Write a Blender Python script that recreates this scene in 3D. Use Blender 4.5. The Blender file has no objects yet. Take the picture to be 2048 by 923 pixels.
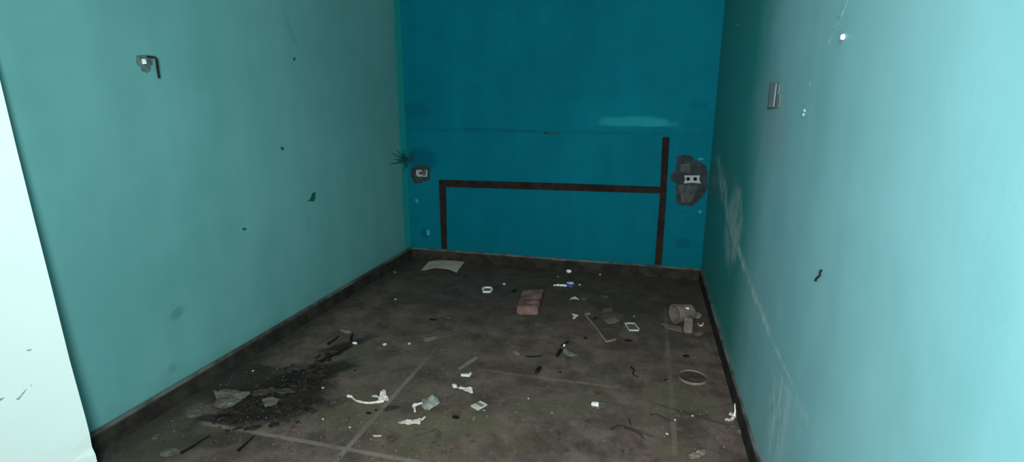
import bpy, bmesh, math, random
from mathutils import Vector, Matrix, noise, geometry
random.seed(7)
S = bpy.context.scene
COL = S.collection

# ------------------------------------------------------------------ camera
FPX, PITCH, YAW, ROLL = 1042.154, 0.233071, -0.252926, 0.002501
L, R, D, H = 2.331452, 0.529076, 4.809036, 1.53        # wall planes x=-L, x=R, y=D; eye height
CEIL = 3.0
BB = 0.11                                              # baseboard height
EYE = Vector((0, 0, H))
FW = Vector((math.sin(YAW)*math.cos(PITCH), math.cos(YAW)*math.cos(PITCH), -math.sin(PITCH)))
R0 = Vector((math.cos(YAW), -math.sin(YAW), 0)); U0 = R0.cross(FW)
RT = R0*math.cos(ROLL) + U0*math.sin(ROLL); UP = -R0*math.sin(ROLL) + U0*math.cos(ROLL)
cd = bpy.data.cameras.new('camera'); co = bpy.data.objects.new('camera', cd); COL.objects.link(co)
cd.sensor_fit = 'HORIZONTAL'; cd.sensor_width = 36; cd.lens = FPX*36/2048; cd.clip_start = .02
M = Matrix((RT, UP, -FW)).transposed().to_4x4(); M.translation = EYE
co.matrix_world = M
S.camera = co

def hit(px, py, ax, val):
    r = FW + RT*(px-1024)/FPX - UP*(py-461.5)/FPX
    return EYE + r*((val-EYE[ax])/r[ax])
def fl(px, py, z=0.0): return hit(px, py, 2, z)         # a spot on the floor (or at height z)
def pxm(px, py): return (fl(px+.5, py)-fl(px-.5, py)).length

# ------------------------------------------------------------------ materials
class NT:
    def __init__(s, name):
        s.m = bpy.data.materials.new(name); s.m.use_nodes = True
        s.t = s.m.node_tree; s.t.nodes.clear()
        s.out = s.n('ShaderNodeOutputMaterial'); s.b = s.n('ShaderNodeBsdfPrincipled')
        s.t.links.new(s.b.outputs[0], s.out.inputs[0])
        s.co = s.n('ShaderNodeTexCoord').outputs['Object']
        s.geo = None
    def n(s, k, **kw):
        x = s.t.nodes.new(k)
        for a, v in kw.items(): setattr(x, a, v)
        return x
    def put(s, sock, v):
        if isinstance(v, bpy.types.NodeSocket): s.t.links.new(v, sock)
        elif isinstance(v, (tuple, list)) and len(v) == 3 and sock.type == 'RGBA': sock.default_value = (*v, 1)
        else: sock.default_value = v
    def math(s, op, a, b=0.0, c=None, clamp=False):
        x = s.n('ShaderNodeMath', operation=op, use_clamp=clamp)
        s.put(x.inputs[0], a); s.put(x.inputs[1], b)
        if c is not None: s.put(x.inputs[2], c)
        return x.outputs[0]
    def pos(s):
        if s.geo is None:
            g = s.n('ShaderNodeNewGeometry'); x = s.n('ShaderNodeSeparateXYZ')
            s.t.links.new(g.outputs['Position'], x.inputs[0]); s.geo = (g.outputs['Position'], x.outputs)
        return s.geo
    def noise(s, scale, detail=4, rough=.55, vec=None, stretch=None, dist=0):
        x = s.n('ShaderNodeTexNoise'); x.inputs['Scale'].default_value = scale
        x.inputs['Detail'].default_value = detail; x.inputs['Roughness'].default_value = rough
        x.inputs['Distortion'].default_value = dist
        v = vec if vec is not None else s.co
        if stretch:
            m = s.n('ShaderNodeMapping'); s.t.links.new(v, m.inputs[0]); m.inputs['Scale'].default_value = stretch; v = m.outputs[0]
        s.t.links.new(v, x.inputs['Vector']); return x.outputs['Fac']
    def step(s, v, a, b, lo=0.0, hi=1.0):
        x = s.n('ShaderNodeMapRange', interpolation_type='SMOOTHSTEP'); s.put(x.inputs[0], v)
        for i, q in enumerate((a, b, lo, hi)): x.inputs[i+1].default_value = q
        return x.outputs[0]
    def mix(s, f, a, b):
        x = s.n('ShaderNodeMix', data_type='RGBA'); s.put(x.inputs[0], f); s.put(x.inputs[6], a); s.put(x.inputs[7], b)
        return x.outputs[2]
    def bump(s, h, strength=.3, dist=.01):
        x = s.n('ShaderNodeBump'); x.inputs['Strength'].default_value = strength; x.inputs['Distance'].default_value = dist
        s.put(x.inputs['Height'], h); s.t.links.new(x.outputs[0], s.b.inputs['Normal'])
    def blob(s, cx, cy, rx, ry, ang, ia, ib, wob=.5, freq=3.0, warp=None):
        """mask around an ellipse on two world axes ia, ib with a ragged edge"""
        P, o = s.pos()
        dx = s.math('SUBTRACT', o[ia], cx); dy = s.math('SUBTRACT', o[ib], cy)
        c, sn = math.cos(ang), math.sin(ang)
        u = s.math('ADD', s.math('MULTIPLY', dx, c/rx), s.math('MULTIPLY', dy, sn/rx))
        v = s.math('ADD', s.math('MULTIPLY', dx, -sn/ry), s.math('MULTIPLY', dy, c/ry))
        d = s.math('SQRT', s.math('ADD', s.math('MULTIPLY', u, u), s.math('MULTIPLY', v, v)))
        nz = warp if warp is not None else s.noise(freq, 6, .65, vec=P)
        d = s.math('ADD', d, s.math('MULTIPLY', s.math('SUBTRACT', nz, .5), wob*2))
        return s.step(d, 1.15, .55)

def simple(name, col, rough=.7, var=.25, scale=30, bump=.2, bd=.002, spec=.3, alpha=None, metal=0, trans=0):
    k = NT(name); n = k.noise(scale, 5)
    dark = tuple(c*(1-var) for c in col); light = tuple(min(1, c*(1+var)) for c in col)
    k.put(k.b.inputs['Base Color'], k.mix(k.step(n, .3, .7), dark, light))
    k.b.inputs['Roughness'].default_value = rough; k.b.inputs['Specular IOR Level'].default_value = spec
    k.b.inputs['Metallic'].default_value = metal
    if alpha: k.b.inputs['Alpha'].default_value = alpha
    if trans: k.b.inputs['Transmission Weight'].default_value = trans
    if bump: k.bump(n, bump, bd)
    return k.m

def paint(name, a, b, rough=.42, spec=.35):
    k = NT(name); P, o = k.pos()
    n1 = k.noise(.9, 4, .6, vec=P); n2 = k.noise(7, 5, .6, vec=P); n3 = k.noise(2.2, 3, .5, vec=P, stretch=(2.5, 2.5, .35))
    f = k.math('ADD', k.math('MULTIPLY', n1, .5), k.math('ADD', k.math('MULTIPLY', n2, .2), k.math('MULTIPLY', n3, .3)))
    c = k.mix(k.step(f, .36, .64), a, b)
    k.b.inputs['Roughness'].default_value = rough; k.b.inputs['Specular IOR Level'].default_value = spec
    hgt = k.math('ADD', k.math('MULTIPLY', k.noise(60, 3, .5, vec=P), .25), k.noise(2.6, 3, .5, vec=P))
    k.bump(hgt, .12, .006)
    return k, c

# left wall paint: sea green, with a strip of the stronger back-wall colour lapped round the corner
k, c = paint('paint_sea_green', (.096, .270, .266), (.122, .313, .312), .55, .25)
P, o = k.pos()
edge = k.math('ADD', o[1], k.math('MULTIPLY', k.math('SUBTRACT', k.noise(5, 4, vec=P), .5), .05))
c = k.mix(k.step(edge, D-.17, D-.11), c, (.012, .31, .29))
for (px, py, rx, rz, col, w) in ((355, 627, .05, .035, (.05, .15, .15), .5), (810, 318, .07, .09, (.012, .09, .09), .75), (585, 70, .02, .16, (.06, .21, .20), .35),
                                 (345, 735, .03, .03, (.05, .16, .16), .35)):
    q = hit(px, py, 0, -L); c = k.mix(k.math('MULTIPLY', k.blob(q.y, q.z, rx, rz, .5, 1, 2, .6, 14), w), c, col)
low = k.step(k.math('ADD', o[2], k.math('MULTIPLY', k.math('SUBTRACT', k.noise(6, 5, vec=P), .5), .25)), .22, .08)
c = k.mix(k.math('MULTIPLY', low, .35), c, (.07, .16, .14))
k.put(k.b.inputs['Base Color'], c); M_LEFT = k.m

# back wall: deep turquoise
k, c = paint('paint_deep_turquoise', (.0003, .106, .150), (.0005, .132, .182), .65, .03)
P, o = k.pos()
def bk(px, py): return hit(px, py, 1, D)
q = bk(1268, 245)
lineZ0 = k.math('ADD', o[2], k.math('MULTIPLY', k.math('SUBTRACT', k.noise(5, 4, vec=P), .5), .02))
c = k.mix(k.math('MULTIPLY', k.math('MULTIPLY', k.blob(q.x, q.z, .36, .060, 0, 0, 2, .55, 5), k.step(lineZ0, q.z-.040, q.z-.024)), .8), c, (.02, .26, .30))  # light catching the plaster ledge, painted into the wall colour
q = bk(1235, 225); c = k.mix(k.math('MULTIPLY', k.blob(q.x, q.z, .55, .16, 0, 0, 2, .5, 4), .35), c, (.001, .155, .20))  # wider soft glow above the ledge, also painted into the colour
for (px, py, rx, rz, w) in ((1100, 266, .075, .016, .9), (1040, 262, .25, .012, .35), (960, 258, .4, .012, .3), (1366, 487, .08, .06, .4),
                            (850, 466, .05, .06, .5), (832, 220, .16, .08, .3), (1400, 210, .08, .04, .2), (845, 318, .16, .14, .45)):
    q = bk(px, py); c = k.mix(k.math('MULTIPLY', k.blob(q.x, q.z, rx, rz, 0, 0, 2, .5, 12), w), c, (.0006, .045, .068))
lineZ = k.math('ADD', o[2], k.math('MULTIPLY', k.math('SUBTRACT', k.noise(4, 5, vec=P), .5), .03))
q = bk(1100, 264)
ln = k.math('MULTIPLY', k.step(lineZ, q.z-.02, q.z), k.step(lineZ, q.z+.02, q.z))
c = k.mix(k.math('MULTIPLY', k.math('MULTIPLY', ln, k.step(k.noise(3, 4, vec=P), .4, .6)), .35), c, (.0006, .06, .085))
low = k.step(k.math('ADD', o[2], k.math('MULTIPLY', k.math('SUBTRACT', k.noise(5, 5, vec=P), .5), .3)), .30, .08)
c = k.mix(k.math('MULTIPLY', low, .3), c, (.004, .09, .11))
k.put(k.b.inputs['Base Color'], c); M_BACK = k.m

# right wall: lighter aqua with a chalky peeling streak running down towards the door
k, c = paint('paint_aqua', (.15, .345, .375), (.185, .395, .43), .5, .3)
P, o = k.pos()
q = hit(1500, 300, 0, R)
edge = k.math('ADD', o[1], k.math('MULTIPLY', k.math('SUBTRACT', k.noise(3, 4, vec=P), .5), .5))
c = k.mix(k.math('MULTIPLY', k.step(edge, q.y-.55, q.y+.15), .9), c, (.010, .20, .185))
q = hit(1545, 230, 0, R)
c = k.mix(k.math('MULTIPLY', k.blob(q.y, q.z, .35, .22, .4, 1, 2, .6, 5), .35), c, (.22, .27, .27))
pts = [hit(px, py, 0, R) for px, py in ((1437, 320), (1450, 400), (1468, 475), (1498, 560), (1535, 660), (1575, 780), (1640, 890))]
ramp = k.n('ShaderNodeValToRGB'); ramp.color_ramp.interpolation = 'LINEAR'
zt = pts[0].z*1.05
es = sorted([(p.z/zt, p.y/D) for p in pts]); cr = ramp.color_ramp
while len(cr.elements) < len(es): cr.elements.new(.5)
for e, (zz, yy) in zip(cr.elements, es): e.position = zz; e.color = (yy, yy, yy, 1)
k.put(ramp.inputs[0], k.math('DIVIDE', o[2], zt))
yc = k.math('MULTIPLY', ramp.outputs[0], D)
dy = k.math('ABSOLUTE', k.math('ADD', k.math('SUBTRACT', o[1], yc), k.math('MULTIPLY', k.math('SUBTRACT', k.noise(6, 7, .8, vec=P), .5), 1.1)))
band = k.math('MULTIPLY', k.step(dy, .30, .04), k.step(o[2], zt, zt*.93))
st = k.step(k.noise(16, 6, .75, vec=P, stretch=(1, 1.3, .45)), .44, .60)
haze = k.math('MULTIPLY', k.step(k.noise(5, 5, .65, vec=P, stretch=(1, 1, .5)), .38, .66), .3)
m = k.math('MULTIPLY', band, k.math('MAXIMUM', st, haze))
m = k.math('MULTIPLY', m, k.step(o[1], 1.5, 2.4, .18, 1))
c = k.mix(k.math('MULTIPLY', m, .85), c, (.42, .55, .55))
# peeled crust thick near the far end of the streak
q = hit(1466, 455, 0, R)
m2 = k.math('MULTIPLY', k.blob(q.y, q.z, .34, .26, -.5, 1, 2, .5, 6), k.step(k.noise(20, 6, .7, vec=P, stretch=(1, 1, .5)), .36, .55))
c = k.mix(k.math('MULTIPLY', m2, .85), c, (.30, .41, .41))
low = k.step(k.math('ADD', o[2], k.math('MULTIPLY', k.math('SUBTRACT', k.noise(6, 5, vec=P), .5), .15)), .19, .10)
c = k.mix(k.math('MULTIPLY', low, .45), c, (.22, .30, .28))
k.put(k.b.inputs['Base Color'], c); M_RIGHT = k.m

k, c = paint('paint_mint_white', (.60, .70, .67), (.63, .73, .70), .7, .15)
k.put(k.b.inputs['Base Color'], c); M_WHITE = k.m
M_CEIL = simple('limewash', (.42, .48, .46), .9, .1, 3)

# floor: dirty stone slabs, pale joints, soil, moss and rust tints
k = NT('dirty_slab_floor'); P, o = k.pos()
n1 = k.noise(1.3, 5, .6, vec=P); n2 = k.noise(6, 6, .65, vec=P); n3 = k.noise(42, 5, .7, vec=P); n4 = k.noise(2.6, 5, .6, vec=P, stretch=(1, 1.5, 1), dist=.6)
c = k.mix(k.step(n2, .34, .68), (.060, .041, .033), (.132, .094, .078))
c = k.mix(k.math('MULTIPLY', k.step(k.noise(2.4, 6, .7, vec=P, dist=.8), .50, .66), .65), c, (.046, .036, .031))
c = k.mix(k.math('MULTIPLY', k.step(n1, .48, .62), .5), c, (.100, .082, .052))
c = k.mix(k.math('MULTIPLY', k.step(n4, .52, .66), .5), c, (.118, .072, .060))
for px, py, rx, ry in ((690, 810, .30, .22), (900, 850, .35, .12), (1360, 800, .25, .18), (1120, 810, .3, .12), (700, 720, .2, .25)):
    q = fl(px, py); c = k.mix(k.math('MULTIPLY', k.blob(q.x, q.y, rx, ry, .3, 0, 1, .6, 4), .55), c, (.100, .090, .054))
for px, py, rx, ry, w in ((850, 600, .4, .12, .6), (930, 640, .2, .08, .4), (1260, 610, .35, .2, .6), (1000, 600, .7, .5, .45), (1290, 640, .25, .3, .4), (500, 690, .2, .35, .5)):
    q = fl(px, py); c = k.mix(k.math('MULTIPLY', k.blob(q.x, q.y, rx, ry, 0, 0, 1, .6, 5), w), c, (.045, .038, .034))
# wet soil around the heap by the left wall
warp = k.noise(4, 7, .7, vec=P)
for px, py, rx, ry, a, w in ((560, 800, .34, .26, .5, .9), (630, 745, .3, .12, .9, .9), (690, 690, .2, .05, .9, .8), (480, 760, .34, .22, .3, .8), (460, 835, .25, .05, .3, .8), (420, 880, .3, .07, .4, .55),
                          (780, 815, .06, .03, .4, .7), (1270, 860, .12, .02, -.3, .5), (1390, 830, .3, .015, -.3, .4)):
    q = fl(px, py); c = k.mix(k.math('MULTIPLY', k.blob(q.x, q.y, rx, ry, a, 0, 1, .9, 4, warp), w), c, (.010, .008, .007))
q = fl(290, 880); c = k.mix(k.math('MULTIPLY', k.blob(q.x, q.y, .3, .22, .3, 0, 1, .6, 4), .6), c, (.05, .055, .034))
# grime along the foot of the left wall; floor darkens towards the back wall
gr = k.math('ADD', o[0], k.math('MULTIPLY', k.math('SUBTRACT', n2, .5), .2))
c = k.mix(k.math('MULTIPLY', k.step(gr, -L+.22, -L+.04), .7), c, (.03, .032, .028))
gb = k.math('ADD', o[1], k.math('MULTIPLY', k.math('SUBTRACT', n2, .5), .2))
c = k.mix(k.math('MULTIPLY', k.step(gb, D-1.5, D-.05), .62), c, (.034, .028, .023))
# joints between the slabs
J = None
for ax, v, lo, hi, s_ in ((0, -1.261, 1.75, 2.95, 1), (0, .203, 2.2, 3.9, .55), (1, 1.843, -2.05, -.7, 1), (1, 2.71, -1.0, -.1, .6)):
    d = k.math('ABSOLUTE', k.math('SUBTRACT', k.math('ADD', o[ax], k.math('MULTIPLY', k.math('SUBTRACT', n2, .5), .012)), v))
    other = o[1-ax]
    g = k.math('MULTIPLY', k.step(d, .016, .009), k.math('MULTIPLY', k.step(other, lo-.1, lo+.05), k.step(other, hi+.2, hi-.2)))
    g = k.math('MULTIPLY', g, s_)
    J = g if J is None else k.math('MAXIMUM', J, g)
J = k.math('MULTIPLY', J, k.step(k.noise(3.5, 5, .6, vec=P), .36, .56, .05, 1))
c = k.mix(k.math('MULTIPLY', J, .62), c, (.20, .165, .135))
scuff = k.math('MULTIPLY', k.step(k.noise(7, 9, .78, vec=P, stretch=(1, .8, 1), dist=1.1), .53, .63), k.step(k.noise(1.8, 4, .6, vec=P), .40, .60, .25, 1))
c = k.mix(k.math('MULTIPLY', scuff, .75), c, (.030, .022, .019))
pale = k.step(k.noise(11, 8, .75, vec=P, dist=.5), .58, .70)
c = k.mix(k.math('MULTIPLY', pale, .45), c, (.165, .130, .110))
c = k.mix(k.math('MULTIPLY', k.step(n3, .59, .70), .6), c, (.19, .16, .135))
c = k.mix(k.math('MULTIPLY', k.step(n3, .42, .30), .7), c, (.026, .021, .018))
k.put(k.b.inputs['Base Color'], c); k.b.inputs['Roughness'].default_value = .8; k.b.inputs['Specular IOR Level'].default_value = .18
k.bump(k.math('ADD', k.math('MULTIPLY', n3, .5), n2), .5, .006); M_FLOOR = k.m

k = NT('dirty_cement_skirting'); P, o = k.pos()
n = k.noise(9, 6, .65, vec=P); c = k.mix(k.step(n, .35, .68), (.016, .013, .011), (.037, .031, .025))
c = k.mix(k.math('MULTIPLY', k.step(o[2], BB-.022, BB-.004), k.step(k.noise(4, 5, vec=P), .4, .6, .15, .7)), c, (.17, .18, .165))
k.put(k.b.inputs['Base Color'], c); k.b.inputs['Roughness'].default_value = .85; k.b.inputs['Specular IOR Level'].default_value = .15
k.bump(n, .5, .006); M_BB = k.m

M_WOOD = None
k = NT('dark_batten_wood'); P, o = k.pos()
n = k.noise(12, 6, .6, vec=P); n2 = k.noise(30, 5, .6, vec=P, stretch=(1, 1, .1))
c = k.mix(k.step(n, .35, .65), (.013, .008, .007), (.026, .015, .012)); c = k.mix(k.math('MULTIPLY', k.step(n2, .55, .7), .5), c, (.036, .021, .016))
k.put(k.b.inputs['Base Color'], c); k.b.inputs['Roughness'].default_value = .75; k.b.inputs['Specular IOR Level'].default_value = .08; k.bump(n2, .3, .003); M_WOOD = k.m
M_CEMENT = simple('dark_cement_patch', (.028, .037, .041), .9, .35, 14, .6, .008, .15)
M_CEMENTL = simple('grey_cement', (.06, .066, .068), .9, .3, 22, .5, .006, .15)
M_CREAM = simple('old_white_plastic', (.30, .30, .31), .45, .12, 20, .1)
M_BLACK = simple('black_plastic', (.006, .006, .006), .5, .3, 30, .1)
M_HOLE = simple('socket_hole_black', (.002, .002, .002), .9, .1, 30, 0)
M_BRICK = NT('worn_red_brick'); k = M_BRICK; n = k.noise(14, 6, .65); n2 = k.noise(60, 5)
c = k.mix(k.step(n, .35, .65), (.105, .056, .050), (.195, .108, .098)); c = k.mix(k.math('MULTIPLY', k.step(n2, .55, .7), .5), c, (.26, .17, .15))
k.put(k.b.inputs['Base Color'], c); k.b.inputs['Roughness'].default_value = .9; k.b.inputs['Specular IOR Level'].default_value = .1; k.bump(n2, .6, .004); M_BRICK = k.m
M_CARD = simple('pale_cardboard', (.42, .37, .30), .85, .12, 12, .2, .002, .15)
M_BROWN = simple('brown_board', (.072, .049, .039), .85, .2, 12, .3, .002, .15)
M_BROWNL = simple('board_edge', (.155, .125, .098), .85, .15, 20, .2, .002, .15)
M_PAPER = simple('dirty_white_paper', (.52, .46, .42), .8, .22, 40, .3, .002, .2)
M_WPLAST = simple('white_plastic', (.68, .66, .63), .35, .08, 30, .1, .001, .5)
M_GREYP = simple('grey_dusty_plastic', (.098, .086, .070), .6, .25, 25, .3, .003, .25)
M_DUST = simple('dusty_grey_clay', (.140, .115, .097), .9, .25, 18, .4, .004, .1)
M_CLEAR = simple('cloudy_clear_plastic', (.21, .225, .20), .35, .2, 20, .2, .002, .5, alpha=.65)
M_BLUE = simple('blue_printed_film', (.05, .06, .22), .35, .3, 20, .2, .002, .5)
M_STRIPE = simple('dark_print', (.03, .028, .025), .6, .2, 20, .1)
M_CREAMP = simple('cream_card', (.44, .42, .34), .75, .12, 30, .2, .001, .2)
M_SOIL = simple('black_soil', (.024, .020, .017), .95, .5, 40, .8, .008, .03)
M_CHAR = simple('charred_wood', (.008, .006, .005), .9, .3, 40, .5, .003, .1)
M_RUST = simple('rust_brown_flake', (.10, .05, .04), .9, .3, 30, .4, .002, .1)
M_PLASTER = simple('plaster_crumb', (.44, .41, .36), .9, .15, 40, .4, .002, .1)
M_PLASTERD = simple('grey_plaster_crumb', (.17, .145, .12), .9, .2, 40, .4, .002, .1)
M_PINK = simple('faded_pink_plate', (.17, .20, .21), .6, .12, 12, .15, .001, .3)
M_GAP = simple('dark_teal_gap', (.008, .07, .068), .9, .2, 20, 0)
M_PGAP = simple('plate_gap', (.045, .15, .15), .9, .2, 20, 0)
M_LID = simple('dusty_brown_lid', (.056, .041, .034), .9, .3, 14, .3, .003, .05)
M_BOXG = simple('grey_box_plaster', (.085, .125, .12), .85, .3, 30, .3, .003, .1)
M_FLAKE = simple('dirty_flake', (.052, .043, .036), .9, .35, 25, .4, .004, .1)
M_ROOT = simple('dry_root', (.034, .026, .021), .9, .3, 40, .4, .003, .05)
M_RIM = simple('lid_rim', (.17, .145, .12), .85, .2, 20, .2, .002, .1)
M_OLDP = simple('old_dark_green_paint', (.006, .085, .078), .6, .2, 30, .2, .002, .3)
M_CHALK = simple('bare_chalky_scrape', (.17, .33, .33), .85, .2, 40, .3, .002, .2)
M_PALE = simple('pale_turquoise_chip', (.025, .24, .28), .7, .15, 40, .2, .002, .2)
M_SOOT = simple('sooty_web', (.005, .065, .065), .95, .2, 40, 0)
M_STEEL = simple('dull_metal', (.30, .34, .34), .45, .2, 30, .1, .001, .5, metal=.6)
M_MARK = simple('graphite_scuff', (.27, .35, .33), .8, .3, 60, 0)
M_SCREW = simple('pale_screw', (.7, .82, .8), .5, .1, 30, 0)

# ------------------------------------------------------------------ object helpers
def link(name, bm, mats, parent=None, at=None, smooth=False):
    bmesh.ops.recalc_face_normals(bm, faces=bm.faces)
    me = bpy.data.meshes.new(name)
    if at is None and parent is None and bm.verts:
        xs = [v.co for v in bm.verts]
        at = Vector((sum(v.x for v in xs)/len(xs), sum(v.y for v in xs)/len(xs), min(v.z for v in xs)))
    if at is None: at = Vector((0, 0, 0))
    org = Vector(at) if parent is None else Vector((0, 0, 0))
    q = parent
    while q is not None: org += q.location; q = q.parent
    bmesh.ops.translate(bm, verts=bm.verts, vec=-org)
    if smooth:
        for f in bm.faces: f.smooth = True
    bm.to_mesh(me); bm.free()
    for m in (mats if isinstance(mats, (list, tuple)) else [mats]): me.materials.append(m)
    ob = bpy.data.objects.new(name, me); COL.objects.link(ob)
    if parent is None: ob.location = org
    else: ob.parent = parent
    return ob
def tag(o, label, cat, group=None):
    o['label'] = label; o['category'] = cat
    if group: o['group'] = group
    return o
def thing(name, label, cat, loc, group=None):
    e = bpy.data.objects.new(name, None); e.empty_display_size = .05; COL.objects.link(e); e.location = loc
    return tag(e, label, cat, group)
def struct(name, bm, mats, parent=None, smooth=False):
    o = link(name, bm, mats, parent, at=(0, 0, 0) if parent is None else None, smooth=smooth); o['kind'] = 'structure'; return o
def box(bm, a, b, mi=0):
    x0, y0, z0 = a; x1, y1, z1 = b
    v = [bm.verts.new(p) for p in ((x0, y0, z0), (x1, y0, z0), (x1, y1, z0), (x0, y1, z0), (x0, y0, z1), (x1, y0, z1), (x1, y1, z1), (x0, y1, z1))]
    for f in ((0, 3, 2, 1), (4, 5, 6, 7), (0, 1, 5, 4), (1, 2, 6, 5), (2, 3, 7, 6), (3, 0, 4, 7)):
        bm.faces.new([v[i] for i in f]).material_index = mi
    return v
def prism(bm, poly, vec, mi=0, side=None):
    """closed solid from a polygon (world points) swept along vec"""
    a = [bm.verts.new(p) for p in poly]; b = [bm.verts.new(Vector(p)+Vector(vec)) for p in poly]
    bm.faces.new(a).material_index = mi; bm.faces.new(b[::-1]).material_index = mi
    n = len(a)
    for i in range(n):
        bm.faces.new((a[i], a[(i+1) % n], b[(i+1) % n], b[i])).material_index = mi if side is None else side
def tube(bm, pts, rad, seg=8, mi=0):
    pts = [Vector(p) for p in pts]; rings = []
    if not isinstance(rad, (list, tuple)): rad = [rad]*len(pts)
    for i, p in enumerate(pts):
        t = (pts[min(i+1, len(pts)-1)]-pts[max(i-1, 0)]).normalized()
        u = t.cross(Vector((0, 0, 1)) if abs(t.z) < .9 else Vector((1, 0, 0))).normalized(); w = t.cross(u)
        rings.append([bm.verts.new(p+(u*math.cos(a)+w*math.sin(a))*rad[i]) for a in (2*math.pi*j/seg for j in range(seg))])
    for a, b in zip(rings, rings[1:]):
        for j in range(seg): bm.faces.new((a[j], a[(j+1) % seg], b[(j+1) % seg], b[j])).material_index = mi
    bm.faces.new(rings[0]).material_index = mi; bm.faces.new(rings[-1][::-1]).material_index = mi
def lathe(bm, prof, o, ax, seg=32, mi=0):
    """closed profile [(radius, along)] turned about the axis ax through o"""
    o = Vector(o); ax = Vector(ax).normalized()
    u = ax.cross(Vector((0, 0, 1)) if abs(ax.z) < .9 else Vector((1, 0, 0))).normalized(); w = ax.cross(u)
    rs = []
    for r, h in prof:
        rs.append([bm.verts.new(o+ax*h+(u*math.cos(a)+w*math.sin(a))*r) for a in (2*math.pi*j/seg for j in range(seg))] if r > 1e-6 else [bm.verts.new(o+ax*h)])
    for a, b in zip(rs, rs[1:]):
        for j in range(seg):
            k2 = (j+1) % seg
            if len(a) == 1 and len(b) == 1: continue
            f = (a[0], b[k2], b[j]) if len(a) == 1 else ((a[j], a[k2], b[0]) if len(b) == 1 else (a[j], a[k2], b[k2], b[j]))
            bm.faces.new(f).material_index = mi
def smoothline(pts, n=6):
    pts = [Vector(p) for p in pts]; out = []
    for i in range(len(pts)-1):
        p0, p1, p2, p3 = pts[max(i-1, 0)], pts[i], pts[i+1], pts[min(i+2, len(pts)-1)]
        for j in range(n):
            t = j/n
            out.append(.5*((2*p1)+(p2-p0)*t+(2*p0-5*p1+4*p2-p3)*t*t+(3*p1-p0-3*p2+p3)*t**3))
    return out+[pts[-1]]
def sheet(bm, poly, th=.0015, crumple=.004, freq=40, zf=None, seed=0, mi=0, z0=0.0):
    """thin crumpled solid lying on the floor with the given outline (list of xy)"""
    P2 = [Vector((p[0], p[1])) for p in poly]; per = sum((P2[i]-P2[i-1]).length for i in range(len(P2)))
    s = max(per/46, .002); out = []
    for i in range(len(P2)):
        a, b = P2[i], P2[(i+1) % len(P2)]; n = max(1, int((b-a).length/s))
        out += [a+(b-a)*(j/n) for j in range(n)]
    nb = len(out); xs = [p.x for p in out]; ys = [p.y for p in out]; rnd = random.Random(seed)
    def inside(q):
        r = False
        for i in range(nb):
            a, b = out[i], out[i-1]
            if (a.y > q.y) != (b.y > q.y) and q.x < (b.x-a.x)*(q.y-a.y)/(b.y-a.y)+a.x: r = not r
        return r and min((q-p).length for p in out) > s*.5
    y = min(ys)
    pts = list(out)
    while y < max(ys):
        x = min(xs)
        while x < max(xs):
            q = Vector((x+rnd.uniform(-.25, .25)*s, y+rnd.uniform(-.25, .25)*s))
            if inside(q): pts.append(q)
            x += s
        y += s
    res = geometry.delaunay_2d_cdt(pts, [(i, (i+1) % nb) for i in range(nb)], [], 1, 1e-7)
    vs, fs = res[0], res[2]
    cx, cy = sum(xs)/nb, sum(ys)/nb
    zs = []
    for v in vs:
        h = noise.noise(Vector((v.x*freq+seed*7.3, v.y*freq, seed*3.1)))*.7+noise.noise(Vector((v.x*freq*2.3, v.y*freq*2.3, seed)))*.4
        zs.append(crumple*h+(zf(v.x, v.y) if zf else 0))
    mn = min(zs)
    top = [bm.verts.new((v.x, v.y, z0+z-mn+th)) for v, z in zip(vs, zs)]; bot = [bm.verts.new((v.x, v.y, z0+z-mn)) for v, z in zip(vs, zs)]
    edges = {}
    for f in fs:
        bm.faces.new([top[i] for i in f]).material_index = mi; bm.faces.new([bot[i] for i in reversed(f)]).material_index = mi
        for i in range(len(f)):
            e = (f[i], f[(i+1) % len(f)]); kk = tuple(sorted(e)); edges[kk] = None if kk in edges else e
    for e in edges.values():
        if e: bm.faces.new((top[e[1]], top[e[0]], bot[e[0]], bot[e[1]])).material_index = mi
def lump(bm, c, sx, sy, sz, seed=0, mi=0, ang=0, n=16):
    """irregular stone-like solid sitting on z = c.z"""
    rnd = random.Random(seed); vs = []
    for i in range(n):
        z = 1-2*(i+.5)/n; a = i*2.39996; r = math.sqrt(1-z*z); q = rnd.uniform(.75, 1.1)
        x, y = r*math.cos(a)*q*sx/2, r*math.sin(a)*q*sy/2
        vs.append(bm.verts.new((c[0]+x*math.cos(ang)-y*math.sin(ang), c[1]+x*math.sin(ang)+y*math.cos(ang), c[2]+max(0, (z*q*.5+.38)*sz))))
    g = bmesh.ops.convex_hull(bm, input=vs)
    bmesh.ops.delete(bm, geom=[v for v in set(g['geom_interior']+g['geom_unused']) if isinstance(v, bmesh.types.BMVert)], context='VERTS')
    for f in bm.faces: f.material_index = mi

# ------------------------------------------------------------------ the room
Y0 = -2.7
bm = bmesh.new(); box(bm, (-4.6, Y0, -.12), (R, D, 0)); struct('floor', bm, M_FLOOR)
bm = bmesh.new(); box(bm, (-4.6, Y0, CEIL), (R+.15, D+.15, CEIL+.12)); struct('ceiling', bm, M_CEIL)
bm = bmesh.new(); box(bm, (R, Y0, -.12), (R+.15, D, CEIL)); wr = struct('wall_right', bm, M_RIGHT)
# back wall: plaster below the old shelf line stands a few millimetres proud
zl = bk(1100, 262).z; bm = bmesh.new()
prof = [(D, -.12), (D, zl-.012), (D+.003, zl), (D+.003, CEIL), (D+.15, CEIL), (D+.15, -.12)]
prism(bm, [(-L-.15, y, z) for y, z in prof], (L+R+.3, 0, 0)); wb = struct('wall_back', bm, M_BACK)
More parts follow.
